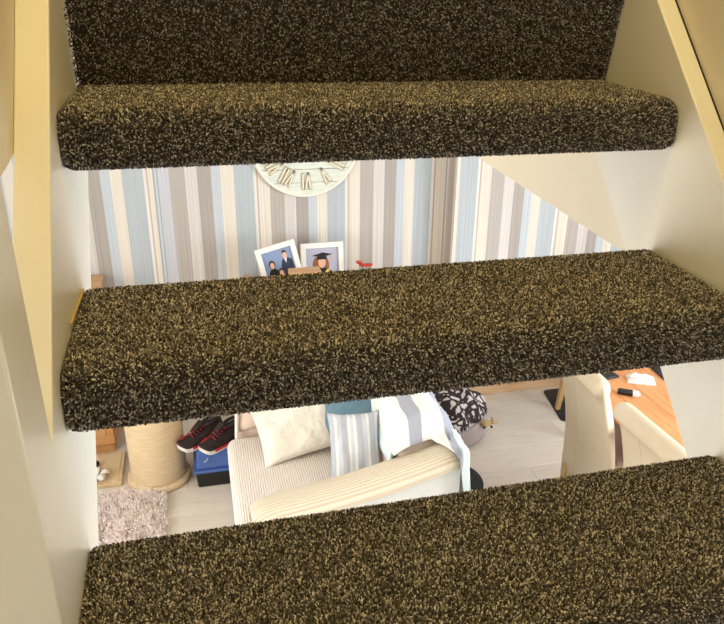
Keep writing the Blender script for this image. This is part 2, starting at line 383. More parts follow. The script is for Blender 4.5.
# stairwell walls above the ceiling line
struct(prism('wall_stair_right', [(FY0, CEIL-.05), (.10, Z0-.268), (.80, Z0-.222), (1.36, Z0-.19), (1.36, 4.95), (FY0, 4.95)], 'X', WX, WX+.11, 'plaster'))
struct(box('wall_stair_end', (FX0, 1.36, CEIL+.2), (WX+.2, 1.46, 4.95), 'plaster'))
struct(prism('wall_stair_left', [(-.25, Z0-.085), (-.13, Z0-.060), (-.085, Z0-.054), (-.045, Z0-.046), (-.015, Z0-.042), (1.36, Z0-.02), (1.36, 4.95), (-.25, 4.95)], 'X', -.16, -.0362, 'plaster', bev=.006))

# ================================================================== STAIRCASE
RISE, GO, TD_, TT, SL = .224, .2044, .2165, .0795, .224/.2044
st = tag(empty('staircase', (0, 0, 0)), 'open staircase with brown speckled carpet on its treads and white painted stringers', 'staircase')
H1, H2 = .0146, -.3255
def stringer(x0, x1, ya, yb, h1=H1, mat='gloss'):
    return prism('stringer', [(ya, Z0+h1+ya*SL), (yb, Z0+h1+yb*SL), (yb, Z0+H2+yb*SL), (ya, Z0+H2+ya*SL)], 'X', x0, x1, mat, st, bev=.002, seg=2)
stringer(-.036, 0, -.30, .9)
stringer(-.036, 0, -1.9, -.33, h1=-.075)
stringer(SW, SW+.0285, -1.9, .9)
g_ = prism('gap_shade_strip', [(-1.9, Z0+H1-.002-1.9*SL), (.9, Z0+H1-.002+.9*SL), (.9, Z0+H2+.9*SL), (-1.9, Z0+H2-1.9*SL)], 'X', SW+.0286, SW+.0318, 'gap_shade', st)  # dark strip added in the open gap in place of its shade
g_['label'] = 'dark strip painting the shade in the gap between stringer and wall'
nw = box('newel_post', (-.088, -.348, 0), (0.0005, -.265, 3.35), 'gloss', st, bev=.003)
# carpet tread: rounded section swept along X
def tread_outline(n=8, i_=.0022):
    pts = []; rb = .008; r = .026
    for cy, cz, ry, rz, a0 in ((r, -.011-r, r-i_, r-i_, 90), (.014, -TT+.014, .014-i_, .014-i_, 180), (TD_-rb, -TT+rb, rb-i_, rb-i_, 270), (TD_-rb, -rb, rb-i_, rb-i_, 0)):
        for i in range(n+1):
            a = math.radians(a0 + 90*i/n); pts.append((cy+ry*math.cos(a), cz+rz*math.sin(a)))
    return pts
OUT = tread_outline()
def tread_mesh():
    xs = [0.003, .007, .016, .03] + list(np.linspace(.08, SW-.08, 8)) + [SW-.03, SW-.016, SW-.007, SW-.003]; c = (TD_/2, -TT/2)
    rings = []
    for x in xs:
        e = min(x, SW-x); k = 1 - .0055*max(0, 1-(e-.003)/.02)**2/ .03
        rings.append([(x, c[0]+(p[0]-c[0])*(1-(1-k)*.4), c[1]+(p[1]-c[1])*k) for p in OUT])
    return rings
def section_points(n, x0, x1, out):
    """random points and normals spread evenly over the swept outline"""
    P = np.array(out); Q = np.roll(P, -1, 0); L = np.linalg.norm(Q-P, axis=1); cum = np.concatenate([[0], np.cumsum(L)])
    # jittered grid so that the pile is even
    per = cum[-1]; s0 = math.sqrt(per*(x1-x0)/n); ns, nx = int(per/s0), int((x1-x0)/s0)
    S, X = np.meshgrid((np.arange(ns)+.5)*per/ns, x0 + (np.arange(nx)+.5)*(x1-x0)/nx, indexing='ij')
    S = (S + RNG.uniform(-.6, .6, S.shape)*s0).ravel() % per; X = np.clip((X + RNG.uniform(-.6, .6, X.shape)*s0).ravel(), x0, x1)
    i = np.clip(np.searchsorted(cum, S, side='right')-1, 0, len(L)-1); f = (S-cum[i])/L[i]
    YZ = P[i] + (Q-P)[i]*f[:, None]; T = (Q-P)[i]/L[i][:, None]
    pos = np.column_stack([X, YZ]); nor = np.column_stack([np.zeros(len(X)), -T[:, 1], T[:, 0]])
    c = np.array(out).mean(0); sgn = np.sign(((YZ-c)*nor[:, 1:]).sum(1)); nor *= sgn[:, None]
    return pos, nor
tr0 = loft('tread', tread_mesh(), 'carpet_base', st, smooth=True)
pos, nor = section_points(150000, .002, SW-.002, OUT)
e = np.minimum(pos[:, 0], SW-pos[:, 0]); sd = np.where(pos[:, 0] < SW/2, -1, 1)
nor[:, 0] += sd*np.clip(1-e/.012, 0, 1)*.7; nor /= np.linalg.norm(nor, axis=1)[:, None]
pos[:, 2] -= np.where(pos[:, 2] > -TT/2, 1, -1)*np.clip(1-e/.014, 0, 1)**2*.006
pile0 = tufts('carpet_pile', pos, nor, .0044, .00105, .42, 'pile', tr0)
TL = {0: 'topmost carpeted tread below the carpeted riser', 1: 'middle carpeted tread', 2: 'lowest carpeted tread in view'}
def put(o, k): o.location = (0, -k*GO, Z0-k*RISE)
put(tr0, 0); tr0['label'] = TL[0]
for k in (-1, 1, 2, 3):
    o = tr0.copy(); COL.objects.link(o); put(o, k); c = pile0.copy(); COL.objects.link(c); c.parent = o
    if k == -1: o.location = (0, .128, Z0+.312)
    if k in TL: o['label'] = TL[k]
    elif 'label' in o: del o['label']
    if k == 1:
        s = box('edge_strip', (0.0005, .10, -.001), (.0028, TD_-.01, .0022), 'strip', o)
        s['label'] = 'thin brass-coloured edging strip'
# carpeted riser between the top tread and the one above
rs = box('riser', (.004, 0, 0), (SW-.004, .018, .232), 'carpet_base', st, bev=.003)
rs.location = (0, .195, Z0-.003); rs.rotation_euler = (.19, 0, 0)          # leans out over the tread
rs['label'] = 'dark carpeted riser'
n = 56000; rx = RNG.uniform(.001, SW-.001, n); rz = RNG.uniform(.002, .231, n)
tufts('carpet_pile', np.column_stack([rx, np.zeros(n), rz]), np.tile([0., -1, 0], (n, 1)), .0044, .00105, .42, 'pile', rs)

# ================================================================== BACK WALL: clock, sideboard, frames
ck = tag(empty('wall_clock', (.842, FY1-.004, Z0-.630)), 'large round whitewashed wall clock with raised Roman numerals on the striped wallpaper', 'clock')
CR_ = .340; ph = .085; z = -4*ph
for i in range(8):
    a, b = max(z, -CR_+.006)+.0015, min(z+ph, CR_-.006)-.0015; pts = []
    for j in range(9):
        zz = a + (b-a)*j/8; pts.append((math.sqrt(max(0, (CR_-.005)**2-zz*zz)), zz))
    prism('plank', pts + [(-p[0], p[1]) for p in pts[::-1]], 'Y', -.022 - .0015*(i % 2), -.004, 'clockwood', ck)
    z += ph
box('backing', (-.22, -.006, -.22), (.22, -.001, .22), 'ivory', ck)
R_ = [[((CR_+.012*math.cos(t))*math.cos(a), -.018+.010*math.sin(t), (CR_+.012*math.cos(t))*math.sin(a)) for t in np.linspace(0, 2*math.pi, 8, endpoint=False)] for a in np.linspace(0, 2*math.pi, 65)]
loft('rim', R_, 'rim', ck, caps=False)
ROM = ['XII', 'I', 'II', 'III', 'IIII', 'V', 'VI', 'VII', 'VIII', 'IX', 'X', 'XI']
def numeral(txt, ang):
    ad = {'I': .024, 'V': .044, 'X': .044}; tot = sum(ad[c] for c in txt); x = -tot/2; strokes = []; h = .052
    for c in txt:
        w = ad[c]; m = x+w/2
        if c == 'I': strokes.append(((m, -h), (m, h)))
        if c == 'V': strokes += [((m, -h), (m-w*.36, h)), ((m, -h), (m+w*.36, h))]
        if c == 'X': strokes += [((m-w*.36, -h), (m+w*.36, h)), ((m+w*.36, -h), (m-w*.36, h))]
        x += w
    verts, faces, mi = [], [], []
    for (x0, z0), (x1, z1) in strokes:
        for wd, y0, y1, m in ((.0075, -.022, -.030, 0), (.0048, -.028, -.0315, 1)):
            d = Vector((x1-x0, z1-z0)).normalized(); p = Vector((-d.y, d.x))*wd; e = d*(.004 if m == 0 else -.002)
            q = [(x0+p.x-e.x, z0+p.y-e.y), (x1+p.x+e.x, z1+p.y+e.y), (x1-p.x+e.x, z1-p.y+e.y), (x0-p.x-e.x, z0-p.y-e.y)]
            i = len(verts); verts += [(a, y0, b) for a, b in q] + [(a, y1, b) for a, b in q]
            for f in ((4, 5, 6, 7), (0, 1, 5, 4), (1, 2, 6, 5), (2, 3, 7, 6), (3, 0, 4, 7)): faces.append([i+t for t in f]); mi.append(m)
    me = bpy.data.meshes.new('numeral'); me.from_pydata(verts, [], faces); me.materials.append(M['gold']); me.materials.append(M['ivory']); me.polygons.foreach_set('material_index', mi)
    bm = bmesh.new(); bm.from_mesh(me); bmesh.ops.recalc_face_normals(bm, faces=bm.faces[:]); bm.to_mesh(me); bm.free()
    o = link('numeral', me, None, ck); r = .246; o.location = (r*math.sin(ang), 0, r*math.cos(ang)); o.rotation_euler = (0, ang, 0)
for i, tx in enumerate(ROM): numeral(tx, i*math.pi/6)
for ang, ln in ((-1.0, .15), (1.05, .22)):
    prism('hand', [(-.008, -.03), (.008, -.03), (.003, ln), (-.003, ln)], 'Y', -.036, -.033, 'gold', ck).rotation_euler = (0, ang, 0)

SBZ = 1.0
def cabinet(name, x0, x1, y0, y1, zt, ndoor, label):
    t = tag(empty(name, (x0, y0, 0)), label, 'cabinet'); w, d = x1-x0, y1-y0
    box('body', (.012, .02, .07), (w-.012, d, zt-.028), 'pine', t); box('plinth', (.03, .035, 0), (w-.03, d-.02, .07), 'pine', t)
    box('top', (0, -.012, zt-.028), (w, d, zt), 'ledge', t, bev=.004)
    for i in range(ndoor):
        a = .016 + (w-.032)*i/ndoor; b = .016 + (w-.032)*(i+1)/ndoor
        dr = box('door', (a+.003, 0, .08), (b-.003, .02, zt-.035), 'pine', t, bev=.003)
        box('panel', (a+.05, -.004, .14), (b-.05, .003, zt-.1), 'ledge', dr, bev=.003)
        lathe('knob', [(0, .022), (.012, .018), (.013, .01), (.006, 0)], 'gold', dr, 12, loc=((b-.03) if i % 2 == 0 else (a+.03), -.004, zt*.55), rot=(math.pi/2, 0, 0))
    return t
cabinet('sideboard', .40, 1.33, 3.12, FY1-.02, SBZ, 3, 'pine sideboard against the striped wall under the clock, mostly behind the middle tread')
cabinet('wooden_cabinet', -.95, -.475, 3.20, FY1-.02, 1.10, 1, 'orange pine cabinet in the far left corner behind the scratching barrel')

def wood_box(name, a, b, label):
    t = tag(empty(name, (a[0], a[1], a[2])), label, 'box'); s = [b[i]-a[i] for i in range(3)]
    box('body', (0, 0, 0), (s[0], s[1], s[2]*.8), 'ledge', t, bev=.002); box('lid', (-.003, -.003, s[2]*.8), (s[0]+.003, s[1]+.003, s[2]), 'ledge', t, bev=.003)
wood_box('wooden_box', (.665, 3.14, SBZ), (.855, 3.24, SBZ+.172), 'low pale wooden box in front of the graduation photo frame')
wood_box('wooden_box', (.402, 3.45, SBZ), (.442, 3.53, SBZ+.048), 'tiny pale wooden box at the left end of the sideboard')

def photo(name, loc, rz, lean, w, h, label, shapes, bgmat, roll_=0):
    t = tag(empty(name, loc, (lean, roll_, rz)), label, 'photo frame'); f = .034
    for a, b in (((-w/2, 0, 0), (w/2, .018, f)), ((-w/2, 0, h-f), (w/2, .018, h)), ((-w/2, 0, f), (-w/2+f, .018, h-f)), ((w/2-f, 0, f), (w/2, .018, h-f))):
        box('frame_bar', a, b, 'frame', t, bev=.003)
    box('backing', (-w/2+.01, .014, .01), (w/2-.01, .02, h-.01), 'frame', t)
    verts, faces, mi, mats = [], [], [], [bgmat]; iw, ih = w-2*f, h-2*f
    def add(pts, m, lay):
        if m not in mats: mats.append(m)
        i = len(verts); verts.extend([(-iw/2 + u*iw, .013 - .0004*lay, f + v*ih) for u, v in pts]); faces.append(list(range(i, i+len(pts)))); mi.append(mats.index(m))
    add([(0, 0), (1, 0), (1, 1), (0, 1)], bgmat, 0)
    for k, s in enumerate(shapes):
        if s[0] == 'e': add([(s[1]+s[3]*math.cos(a), s[2]+s[4]*math.sin(a)) for a in np.linspace(0, 2*math.pi, 18, endpoint=False)], s[5], k+1)
        else: add(s[1], s[2], k+1)
    me = bpy.data.meshes.new('printed_picture'); me.from_pydata(verts, [], faces)
    for m in mats: me.materials.append(M[m])
    me.polygons.foreach_set('material_index', mi); link('printed_picture', me, None, t)
    prism('easel_strut', [(.02, h*.7), (.02, .0+.02), (.024, .02), (.03, h*.7)], 'X', -.02, .02, 'frame', t)
    return t
fam = [('p', [(.54, 0), (.55, .42), (.62, .62), (.70, .66), (.86, .64), (.95, .56), (.98, 0)], 'suit'), ('p', [(.70, .66), (.74, .5), (.79, .66)], 'frame'), ('e', .745, .76, .075, .115, 'skin'), ('p', [(.665, .78), (.68, .9), (.75, .93), (.82, .88), (.825, .79), (.78, .84), (.70, .84)], 'dkhair'),
       ('p', [(.08, 0), (.10, .32), (.18, .42), (.34, .42), (.42, .32), (.44, 0)], 'pblack'), ('e', .26, .56, .105, .14, 'dkhair'), ('e', .26, .53, .07, .10, 'skin'),
       ('p', [(.34, 0), (.38, .16), (.62, .16), (.66, 0)], 'petal'), ('e', .50, .26, .10, .13, 'dkhair'), ('e', .50, .23, .07, .095, 'skin')]
grad = [('e', .40, .42, .20, .30, 'hair'), ('e', .56, .40, .15, .28, 'hair'), ('p', [(.16, 0), (.22, .20), (.38, .30), (.64, .30), (.80, .18), (.86, 0)], 'pblack'), ('p', [(.36, .28), (.50, .06), (.66, .28), (.74, .22), (.56, .0), (.44, 0), (.28, .22)], 'pgold'),
        ('e', .49, .50, .115, .19, 'skin'), ('p', [(.34, .60), (.36, .70), (.64, .70), (.65, .60)], 'pblack'), ('p', [(.18, .74), (.50, .68), (.84, .76), (.52, .84)], 'pblack'), ('p', [(.78, .75), (.82, .75), (.81, .52), (.78, .52)], 'pgold')]
photo('photo_frame', (.655, 3.33, SBZ+.030), math.radians(6), math.radians(-9), .262, .27, 'tilted white photo frame with a family portrait, left of the graduation photo', fam, 'pblue', math.radians(-12))
photo('photo_frame', (.915, 3.40, SBZ+.003), math.radians(1), math.radians(-9), .285, .262, 'upright white photo frame with a graduation portrait in a black cap', grad, 'plav')
# red flowers in a small pot
fp = tag(empty('potted_flowers', (1.175, 3.36, SBZ-.0)), 'small pot of red flowers right of the photo frames', 'plant')
lathe('pot', [(0, 0), (.028, 0), (.036, .05), (.038, .055), (.033, .055), (.03, .048), (0, .045)], 'ceramic', fp, 20)
for i, (dx, dy, hh) in enumerate(((-.030, 0, .130), (-.012, -.02, .118), (.022, .0, .108), (.045, .01, .104), (.0, .02, .10))):
    tube('stem', [(dx*.2, dy*.2, .045), (dx*.6, dy*.6, hh*.6), (dx, dy, hh)], .0018, 'leaf', fp, 5)
    rings = [[(dx + (.004+.016*math.sin(t*1.9)*(1 + .25*math.cos(5*a)))*math.cos(a), dy + (.004+.016*math.sin(t*1.9)*(1+.25*math.cos(5*a)))*math.sin(a), hh - .004 + .018*t) for a in np.linspace(0, 2*math.pi, 15, endpoint=False)] for t in (0, .3, .6, .85, 1)]
    loft('flower', rings, 'petal', fp)

# ================================================================== FLOOR OBJECTS, LEFT
# scratching barrel
sb = tag(empty('scratching_barrel', (-.215, 2.885, 0)), 'beige sisal cat scratching barrel on a round plush base', 'cat furniture')
lathe('base', [(0, 0), (.180, 0), (.188, .012), (.188, .028), (.178, .04), (0, .04)], 'plush', sb, 48)
prof = [(.156, .04)]
for i in range(84): zz = .05 + i*.0072; prof += [(.160+.006*i/84, zz), (.163+.006*i/84, zz+.0036)]
lathe('sisal_drum', prof + [(.163, .662), (.0, .662)], 'sisal', sb, 48)
lathe('top_cushion', [(0, .66), (.165, .66), (.174, .675), (.172, .70), (.14, .712), (0, .715)], 'plush', sb, 40)
# storage box with shoes on it
bxo = tag(empty('storage_box', (0, 2.70, 0)), 'blue-lidded black plastic storage box under the pair of trainers', 'box')
def taper(name, x0, x1, y0, y1, z0, z1, d, mat, bev=.012):
    bm = bm_box((x0, y0, z0), (x1, y1, z1))
    for v in bm.verts:
        if v.co.z > (z0+z1)/2: v.co.x += d*(1 if v.co.x > (x0+x1)/2 else -1); v.co.y += d*(1 if v.co.y > (y0+y1)/2 else -1)
    bmesh.ops.bevel(bm, geom=bm.edges[:], offset=bev, segments=3, profile=.5, affect='EDGES')
    return link(name, done(bm, name), mat, bxo, smooth=False)
taper('tub', .012, .368, .018, .302, 0, .115, .008, 'black'); taper('lip', -.006, .386, -.004, .322, .112, .130, 0, 'blue', .006); taper('lid', .008, .372, .012, .306, .129, .255, -.016, 'blue', .014)
tube('handle', [(.06, .010, .185), (.075, .004, .20), (.085, .014, .215)], .004, 'metal', bxo, 6)
def shoe(loc, rz, label, mirror):
    t = tag(empty('trainer', loc, (0, 0, rz)), label, 'shoe', 'pair of trainers on the storage box')
    L = .305
    def outline(s, k=1.0):   # half width at station s 0 heel..1 toe
        return k*(.040 + .013*math.sin(min(1, s*1.15)*math.pi*.72) - .0*s)*(1 if .06 < s < .9 else (math.sqrt(max(0, 1-((.06-s)/.07)**2)) if s <= .06 else math.sqrt(max(0.02, 1-((s-.9)/.104)**2))))
    S = [0.0, .02, .05, .1, .2, .32, .45, .58, .7, .8, .88, .93, .97, 1.0]
    def slab(nm, z0, z1, k, mat, s0=0, s1=1, lift=.0):
        ss = [s for s in S if s0 <= s <= s1]; rings = []
        for s in ss:
            w = max(.006, outline(s, k)); x = (s-.5)*L; r = .022*max(0, (s-.8)/.2)**2 + lift
            rings.append([(x, -w, z0+r), (x, w, z0+r), (x, w*1.01, z1+r), (x, -w*1.01, z1+r)])
        return loft(nm, rings, mat, t, smooth=False)
    slab('outsole', 0, .010, 1.0, 'sole'); slab('midsole', .010, .026, 1.03, 'red', 0, .8); slab('toe_sole', .010, .024, 1.03, 'sole', .8, 1)
    rings = []
    for s in S:
        w = max(.006, outline(s, .97)); x = (s-.5)*L
        h = .098 if s < .32 else (.098 - .05*((s-.32)/.38)**.8 if s < .7 else .048 - .022*((s-.7)/.3)**1.6)
        if s == 0: h = .085
        r = .022*max(0, (s-.8)/.2)**2
        rings.append([(x, w*math.cos(a)*(1 if math.sin(a) < .3 else .86 + .14*(1-math.sin(a))), .024 + r + h*max(0, math.sin(a))**.75) for a in np.linspace(0, math.pi, 13)])
    loft('upper', rings, 'shoe', t)
    loft('collar', [[(-.068 + (.058+.010*math.cos(b))*math.cos(a), (.030+.010*math.cos(b))*math.sin(a), .118+.010*math.sin(b)+.02*(-math.cos(a))*.5) for b in np.linspace(0, 2*math.pi, 8, endpoint=False)] for a in np.linspace(0, 2*math.pi, 25)], 'shoe', t, caps=False)
    prism('tongue', [(-.012, .11), (.055, .085), (.062, .092), (-.006, .142), (-.018, .140)], 'Y', -.022, .022, 'shoe', t, bev=.004)
    for i in range(5):
        x = -.008 + i*.019; z = .126 - i*.0095
        tube('lace', [(x, -.030, z-.014), (x+.004, -.012, z+.002), (x+.004, .012, z+.002), (x, .030, z-.014)], .004, 'lace', t, 6)
    tube('toe_stripe', [(.03, -.047, .04), (.08, -.047, .05), (.122, -.030, .052), (.140, 0, .05)], .010, 'red', t, 6)
    return t
shoe((.050, 2.825, .255), math.radians(214), 'black and red trainer on the blue box, the one next to the scratching barrel', 1)
shoe((.172, 2.775, .255), math.radians(216), 'black and red trainer on the blue box, the one next to the armchair', -1)
# board with toy
cb = tag(empty('beige_board', (-.68, 2.84, 0)), 'beige carpeted board flat on the floor in front of the pine cabinet', 'board')
box('board', (0, 0, 0), (.245, .34, .03), 'mat', cb, bev=.008, seg=3); box('border', (.02, .02, .0295), (.225, .32, .034), 'plush', cb, bev=.002)
tb = tag(empty('fabric_bow', (-.575, 2.90, .034)), 'crumpled cream fabric bow lying on the beige board', 'toy')
for i, a in enumerate((.3, 1.6, 2.9, 4.1, 5.3)):
    d = Vector((math.cos(a), math.sin(a), 0)); p = d.orthogonal().normalized() if False else Vector((-d.y, d.x, 0))
    rings = []
    for s in np.linspace(0, 1, 7):
        c = d*(.008+.062*s) + Vector((0, 0, .012+.030*math.sin(s*2.6))); w = .006+.022*math.sin(s*2.4); th = .004
        rings.append([c - p*w, c + Vector((0, 0, th+.006)), c + p*w, c - Vector((0, 0, th))])
    loft('loop', rings, 'piping', tb)
lathe('knot', [(0, 0), (.013, .004), (.015, .014), (.01, .024), (0, .027)], 'piping', tb, 12)
bb = tag(lathe('black_ball', [(0, 0)] + [(.022*math.sin(a), .022-.022*math.cos(a)) for a in np.linspace(.2, 2.95, 9)] + [(0, .044)], 'black', None, 16, loc=(-.598, 3.03, .034)), 'small black ball on the beige board', 'ball')
# shaggy rug
rg = tag(empty('shag_rug', (-.53, 2.385, 0)), 'pinkish grey long-pile shaggy rug below the scratching barrel', 'rug')
def rr_out(hx, hy, r, n=6):
    pts = []
    for sx, sy, a0 in ((1, 1, 0), (-1, 1, 90), (-1, -1, 180), (1, -1, 270)):
        for i in range(n+1):
            a = math.radians(a0+90*i/n); pts.append((sx*(hx-r)+r*math.cos(a), sy*(hy-r)+r*math.sin(a)))
    return pts
prism('backing', rr_out(.36, .37, .08), 'Z', 0, .012, 'shagbase', rg)
n = 19000; px_, py_ = RNG.uniform(-.36, .36, n), RNG.uniform(-.37, .37, n)
ok = ~((np.abs(px_) > .28) & (np.abs(py_) > .29) & (np.hypot(np.abs(px_)-.28, np.abs(py_)-.29) > .08)); px_, py_ = px_[ok], py_[ok]
cl_ = np.array([[noise.noise(Vector((x*14, y*14, 0))), noise.noise(Vector((x*14, y*14, 9)))] for x, y in zip(px_, py_)])
nn = np.column_stack([cl_[:, 0]*1.6 - .2, cl_[:, 1]*1.6 - .3, np.full(len(px_), .75)]); nn /= np.linalg.norm(nn, axis=1)[:, None]
tufts('shag_pile', np.column_stack([px_, py_, np.full(len(px_), .012)]), nn, .044, .0034, .22, 'shag', rg)

# ================================================================== ARMCHAIR
AX0, AX1, AY0, AY1 = .23, 1.26, 1.60, 2.74
ac = tag(empty('armchair', (AX0, AY0, 0)), 'cream corduroy armchair with its back to the dining table', 'armchair')
def L(x, y, z): return (x-AX0, y-AY0, z)
box('base', L(AX0+.03, AY0+.03, .06), L(AX1-.03, AY1-.055, .30), 'cover', ac, bev=.02, seg=3)
for fx in (AX0+.09, AX1-.09):
    for fy in (AY0+.09, AY1-.09): lathe('foot', [(0, 0), (.02, 0), (.028, .062), (0, .062)], 'pine', ac, 12, loc=L(fx, fy, 0))
box('seat_cushion', L(AX0-.035, AY0+.215, .27), L(AX1-.22, AY1-.215, .46), 'cord', ac, bev=.05, seg=5, smooth=True)
def arm_h(x):
    s = (x-AX0)/(AX1-AX0); return .588 + .09*s + .115*s*s
def arm(y0, y1, nm, bm_='cover', pm_='cord_arm'):
    rings, pad = [], []
    xs = np.linspace(AX0+.035, AX1-.02, 18)
    for i, x in enumerate(xs):
        h = arm_h(x) - (.0 if i > 1 else [.025, .006][i]); ins = [.03, .008][i] if i < 2 else 0
        rings.append([L(x, y0+.03+ins, .05), L(x, y1-.03-ins, .05), L(x, y1-.02-ins, h-.05), L(x, y0+.02+ins, h-.05)])
        c, w = (y0+y1)/2, (y1-y0)/2 - ins
        pad.append([L(x, c + w*math.cos(a), h-.075 + .075*max(-.25, math.sin(a))) for a in np.linspace(-.25, math.pi+.25, 15)])
    a = loft(nm, rings, bm_, ac, smooth=False); loft('arm_pad', pad, pm_, a)
    return a
arm(AY0+.05, AY0+.235, 'arm'); arm(AY1-.235, AY1-.05, 'arm', 'cord_back', 'cord_back')
tube('piping', [L(AX0+.03, AY1-.225, .30), L(AX0+.022, AY1-.228, .46), L(AX0+.03, AY1-.20, .56), L(AX0+.035, AY1-.12, .60)], .011, 'piping', ac, 8)
# backrest, leaning, swept along Y
bp = [(.93, .40), (.955, .62), (.985, .78), (1.02, .85), (1.08, .885), (1.15, .885), (1.205, .85), (1.235, .76), (1.25, .55), (1.25, .07), (1.0, .07)]
rings = []
BY0, BY1 = AY0+.205, AY1-.205
for y in (BY0, BY0+.015, BY0+.05, BY0+.12, 2.1, 2.25, BY1-.12, BY1-.05, BY1-.015, BY1):
    e = min(y-BY0, BY1-y); k = max(0, 1-e/.12)**2*.05
    rings.append([L(x + (1.1-x)*k*.8, y, z-(k if z > .7 else 0)) for x, z in bp])
loft('backrest', rings, 'cord_back', ac)

# cushions on the armchair
pillow('cushion', .48, .39, .13, 'cream_cush', 'large plain cream cushion leaning on the far arm of the armchair', 'cushion', (.575, 2.355, .60), basis((.97, .10, .14), (-.10, -.62, .78)), 1)
pillow('cushion', .36, .36, .12, 'blue_cush', 'slate blue cushion behind the striped one', 'cushion', (.845, 2.30, .64), basis((.75, -.5, 0), (-.45, -.55, .55)), 4)
pillow('cushion', .27, .37, .10, 'striped', 'blue and white striped cushion standing on the armchair seat', 'cushion', (.815, 2.03, .62), basis((.95, -.06, -.03), (-.20, -.80, .55)), 8)
# throw draped over the backrest
tp = [(.915, .50), (.945, .64), (.972, .79), (1.01, .867), (1.075, .902), (1.15, .902), (1.215, .866), (1.252, .77), (1.268, .6), (1.276, .38)]
TP = [Vector((a, 0, b)) for a, b in tp]; cum = [0]
for a, b in zip(TP, TP[1:]): cum.append(cum[-1]+(b-a).length)
def tpt(s):
    d = s*cum[-1]
    for i in range(len(TP)-1):
        if d <= cum[i+1]+1e-9: f = (d-cum[i])/(cum[i+1]-cum[i]); return TP[i].lerp(TP[i+1], f)
    return TP[-1]
def sst(a, b, x):
    k = min(1, max(0, (x-a)/(b-a))); return k*k*(3-2*k)
def thr(u, v):
    p = tpt(.12 + .88*u); x = p.x
    k = sst(.38, .60, u); ymin = 1.775 - .38*k; ymax = 2.36 + .10*u
    y = ymin + (ymax-ymin)*v; z = p.z; o = max(0, 1.665 - y)
    wv = .006*math.sin(v*24+u*5)*(.4+.6*u) + .005*noise.noise(Vector((u*6, v*6, 3)))
    ah = arm_h(min(x, 1.23)) + .016; q = 1-sst(1.755, 1.835, y)          # step down from the back on to the arm
    if u < .62: z = z + (ah-z)*q if z > ah else max(z, ah if q > .3 else z)
    else:
        f = sst(.62, .74, u); z = min(z, z + (ah-z)*q) if z > ah else z
    if o > 0:
        r = .05; a = min(o/r, 1.45); yy = 1.655 - r*math.sin(a)*.55; drop = r*(1-math.cos(a)) + max(0, o-1.45*r)
        return (x + wv*.6, yy - .006 + wv*.6, z - drop)
    return (x + (wv if u > .6 else -wv), y, z + abs(wv)*.7)
th = tag(grid_uv('throw_blanket', thr, 54, 60, 'throw', thick=.006), 'pale throw blanket with blue-grey bands draped over the armchair back', 'blanket')

# ================================================================== PET BED, ROUND PAD
pb = tag(empty('pet_bed', (1.64, 3.03, 0)), 'oval grey pet bed on the floor behind the armchair', 'pet bed')
bo = loft('bed_wall', [[((.30+.035*math.cos(b))*math.cos(a)*1.0, (.28+.035*math.cos(b))*math.sin(a), max(0, .075+.075*math.sin(b))) for b in np.linspace(0, 2*math.pi, 12, endpoint=False)] for a in np.linspace(0, 2*math.pi, 49)], 'bed', pb, caps=False)
lathe('bed_base', [(0, .0), (.29, .0), (.29, .05), (0, .06)], 'bed', pb, 36)
def heap(u, v):
    a = u*2*math.pi; r = v; rr = .275*(1+.10*math.sin(3*a+1)+.05*noise.noise(Vector((math.cos(a)*2, math.sin(a)*2, 0))))*(1-(1-r)**1.6 if False else r)
    x, y = rr*math.cos(a), rr*math.sin(a)
    z = .06 + .27*max(0, 1-r**2.4)**.7 + .08*noise.noise(Vector((x*10, y*10, 1.5)))*(1-r*.3) + .03*math.sin(x*26+y*17)*(1-r*.5) + .055*r**2
    return (x, y, max(.064, z))
hb = tag(grid_uv('patterned_blanket', heap, 60, 18, 'blotch', loc=(1.69, 3.02, .0)), 'black and white patterned fleece blanket heaped in the pet bed', 'blanket')
bl_ = tag(tube('bolster', [(1.40, 3.06, .24), (1.47, 3.05, .262), (1.56, 3.03, .265), (1.62, 3.02, .25)], [.03, .05, .05, .03], 'brown', None, 14), 'dark brown rolled bolster at the left of the patterned blanket', 'bolster')
ty = tag(empty('plush_toy', (1.90, 2.80, .125)), 'small sand-coloured plush toy on the rim of the pet bed', 'toy'); ty.scale = (.75, .75, .75)
def blob(nm, c, r, mat, par):
    return loft(nm, [[(c[0]+r[0]*math.sin(t)*math.cos(a), c[1]+r[1]*math.sin(t)*math.sin(a), c[2]+r[2]*math.cos(t)) for a in np.linspace(0, 2*math.pi, 14, endpoint=False)] for t in np.linspace(.08, 3.06, 9)], mat, par)
blob('body', (-.02, 0, .03), (.05, .03, .032), 'toy', ty); hd = blob('head', (.042, -.008, .042), (.024, .02, .02), 'toy', ty); blob('snout', (.064, -.012, .034), (.014, .011, .010), 'toy', hd); blob('nose', (.077, -.014, .036), (.005, .005, .004), 'toydark', hd)
for dy in (-.014, .010): blob('ear', (.036, dy, .068), (.006, .006, .016), 'toy', hd)
for dx, dy in ((.02, -.02), (-.05, -.02)): blob('paw', (dx, dy-.012, .010), (.012, .014, .010), 'toydark', ty)
rp = tag(empty('round_pad', (1.485, 2.40, 0)), 'dark grey round floor pad next to the back of the armchair', 'floor pad')
lathe('pad', [(0, 0), (.195, 0), (.205, .012), (.205, .035), (.195, .05), (0, .056)], 'dkgrey', rp, 48); loft('seam', [[((.203+.005*math.cos(b))*math.cos(a), (.203+.005*math.cos(b))*math.sin(a), .038+.005*math.sin(b)) for b in np.linspace(0, 2*math.pi, 6, endpoint=False)] for a in np.linspace(0, 2*math.pi, 49)], 'black', rp, caps=False)

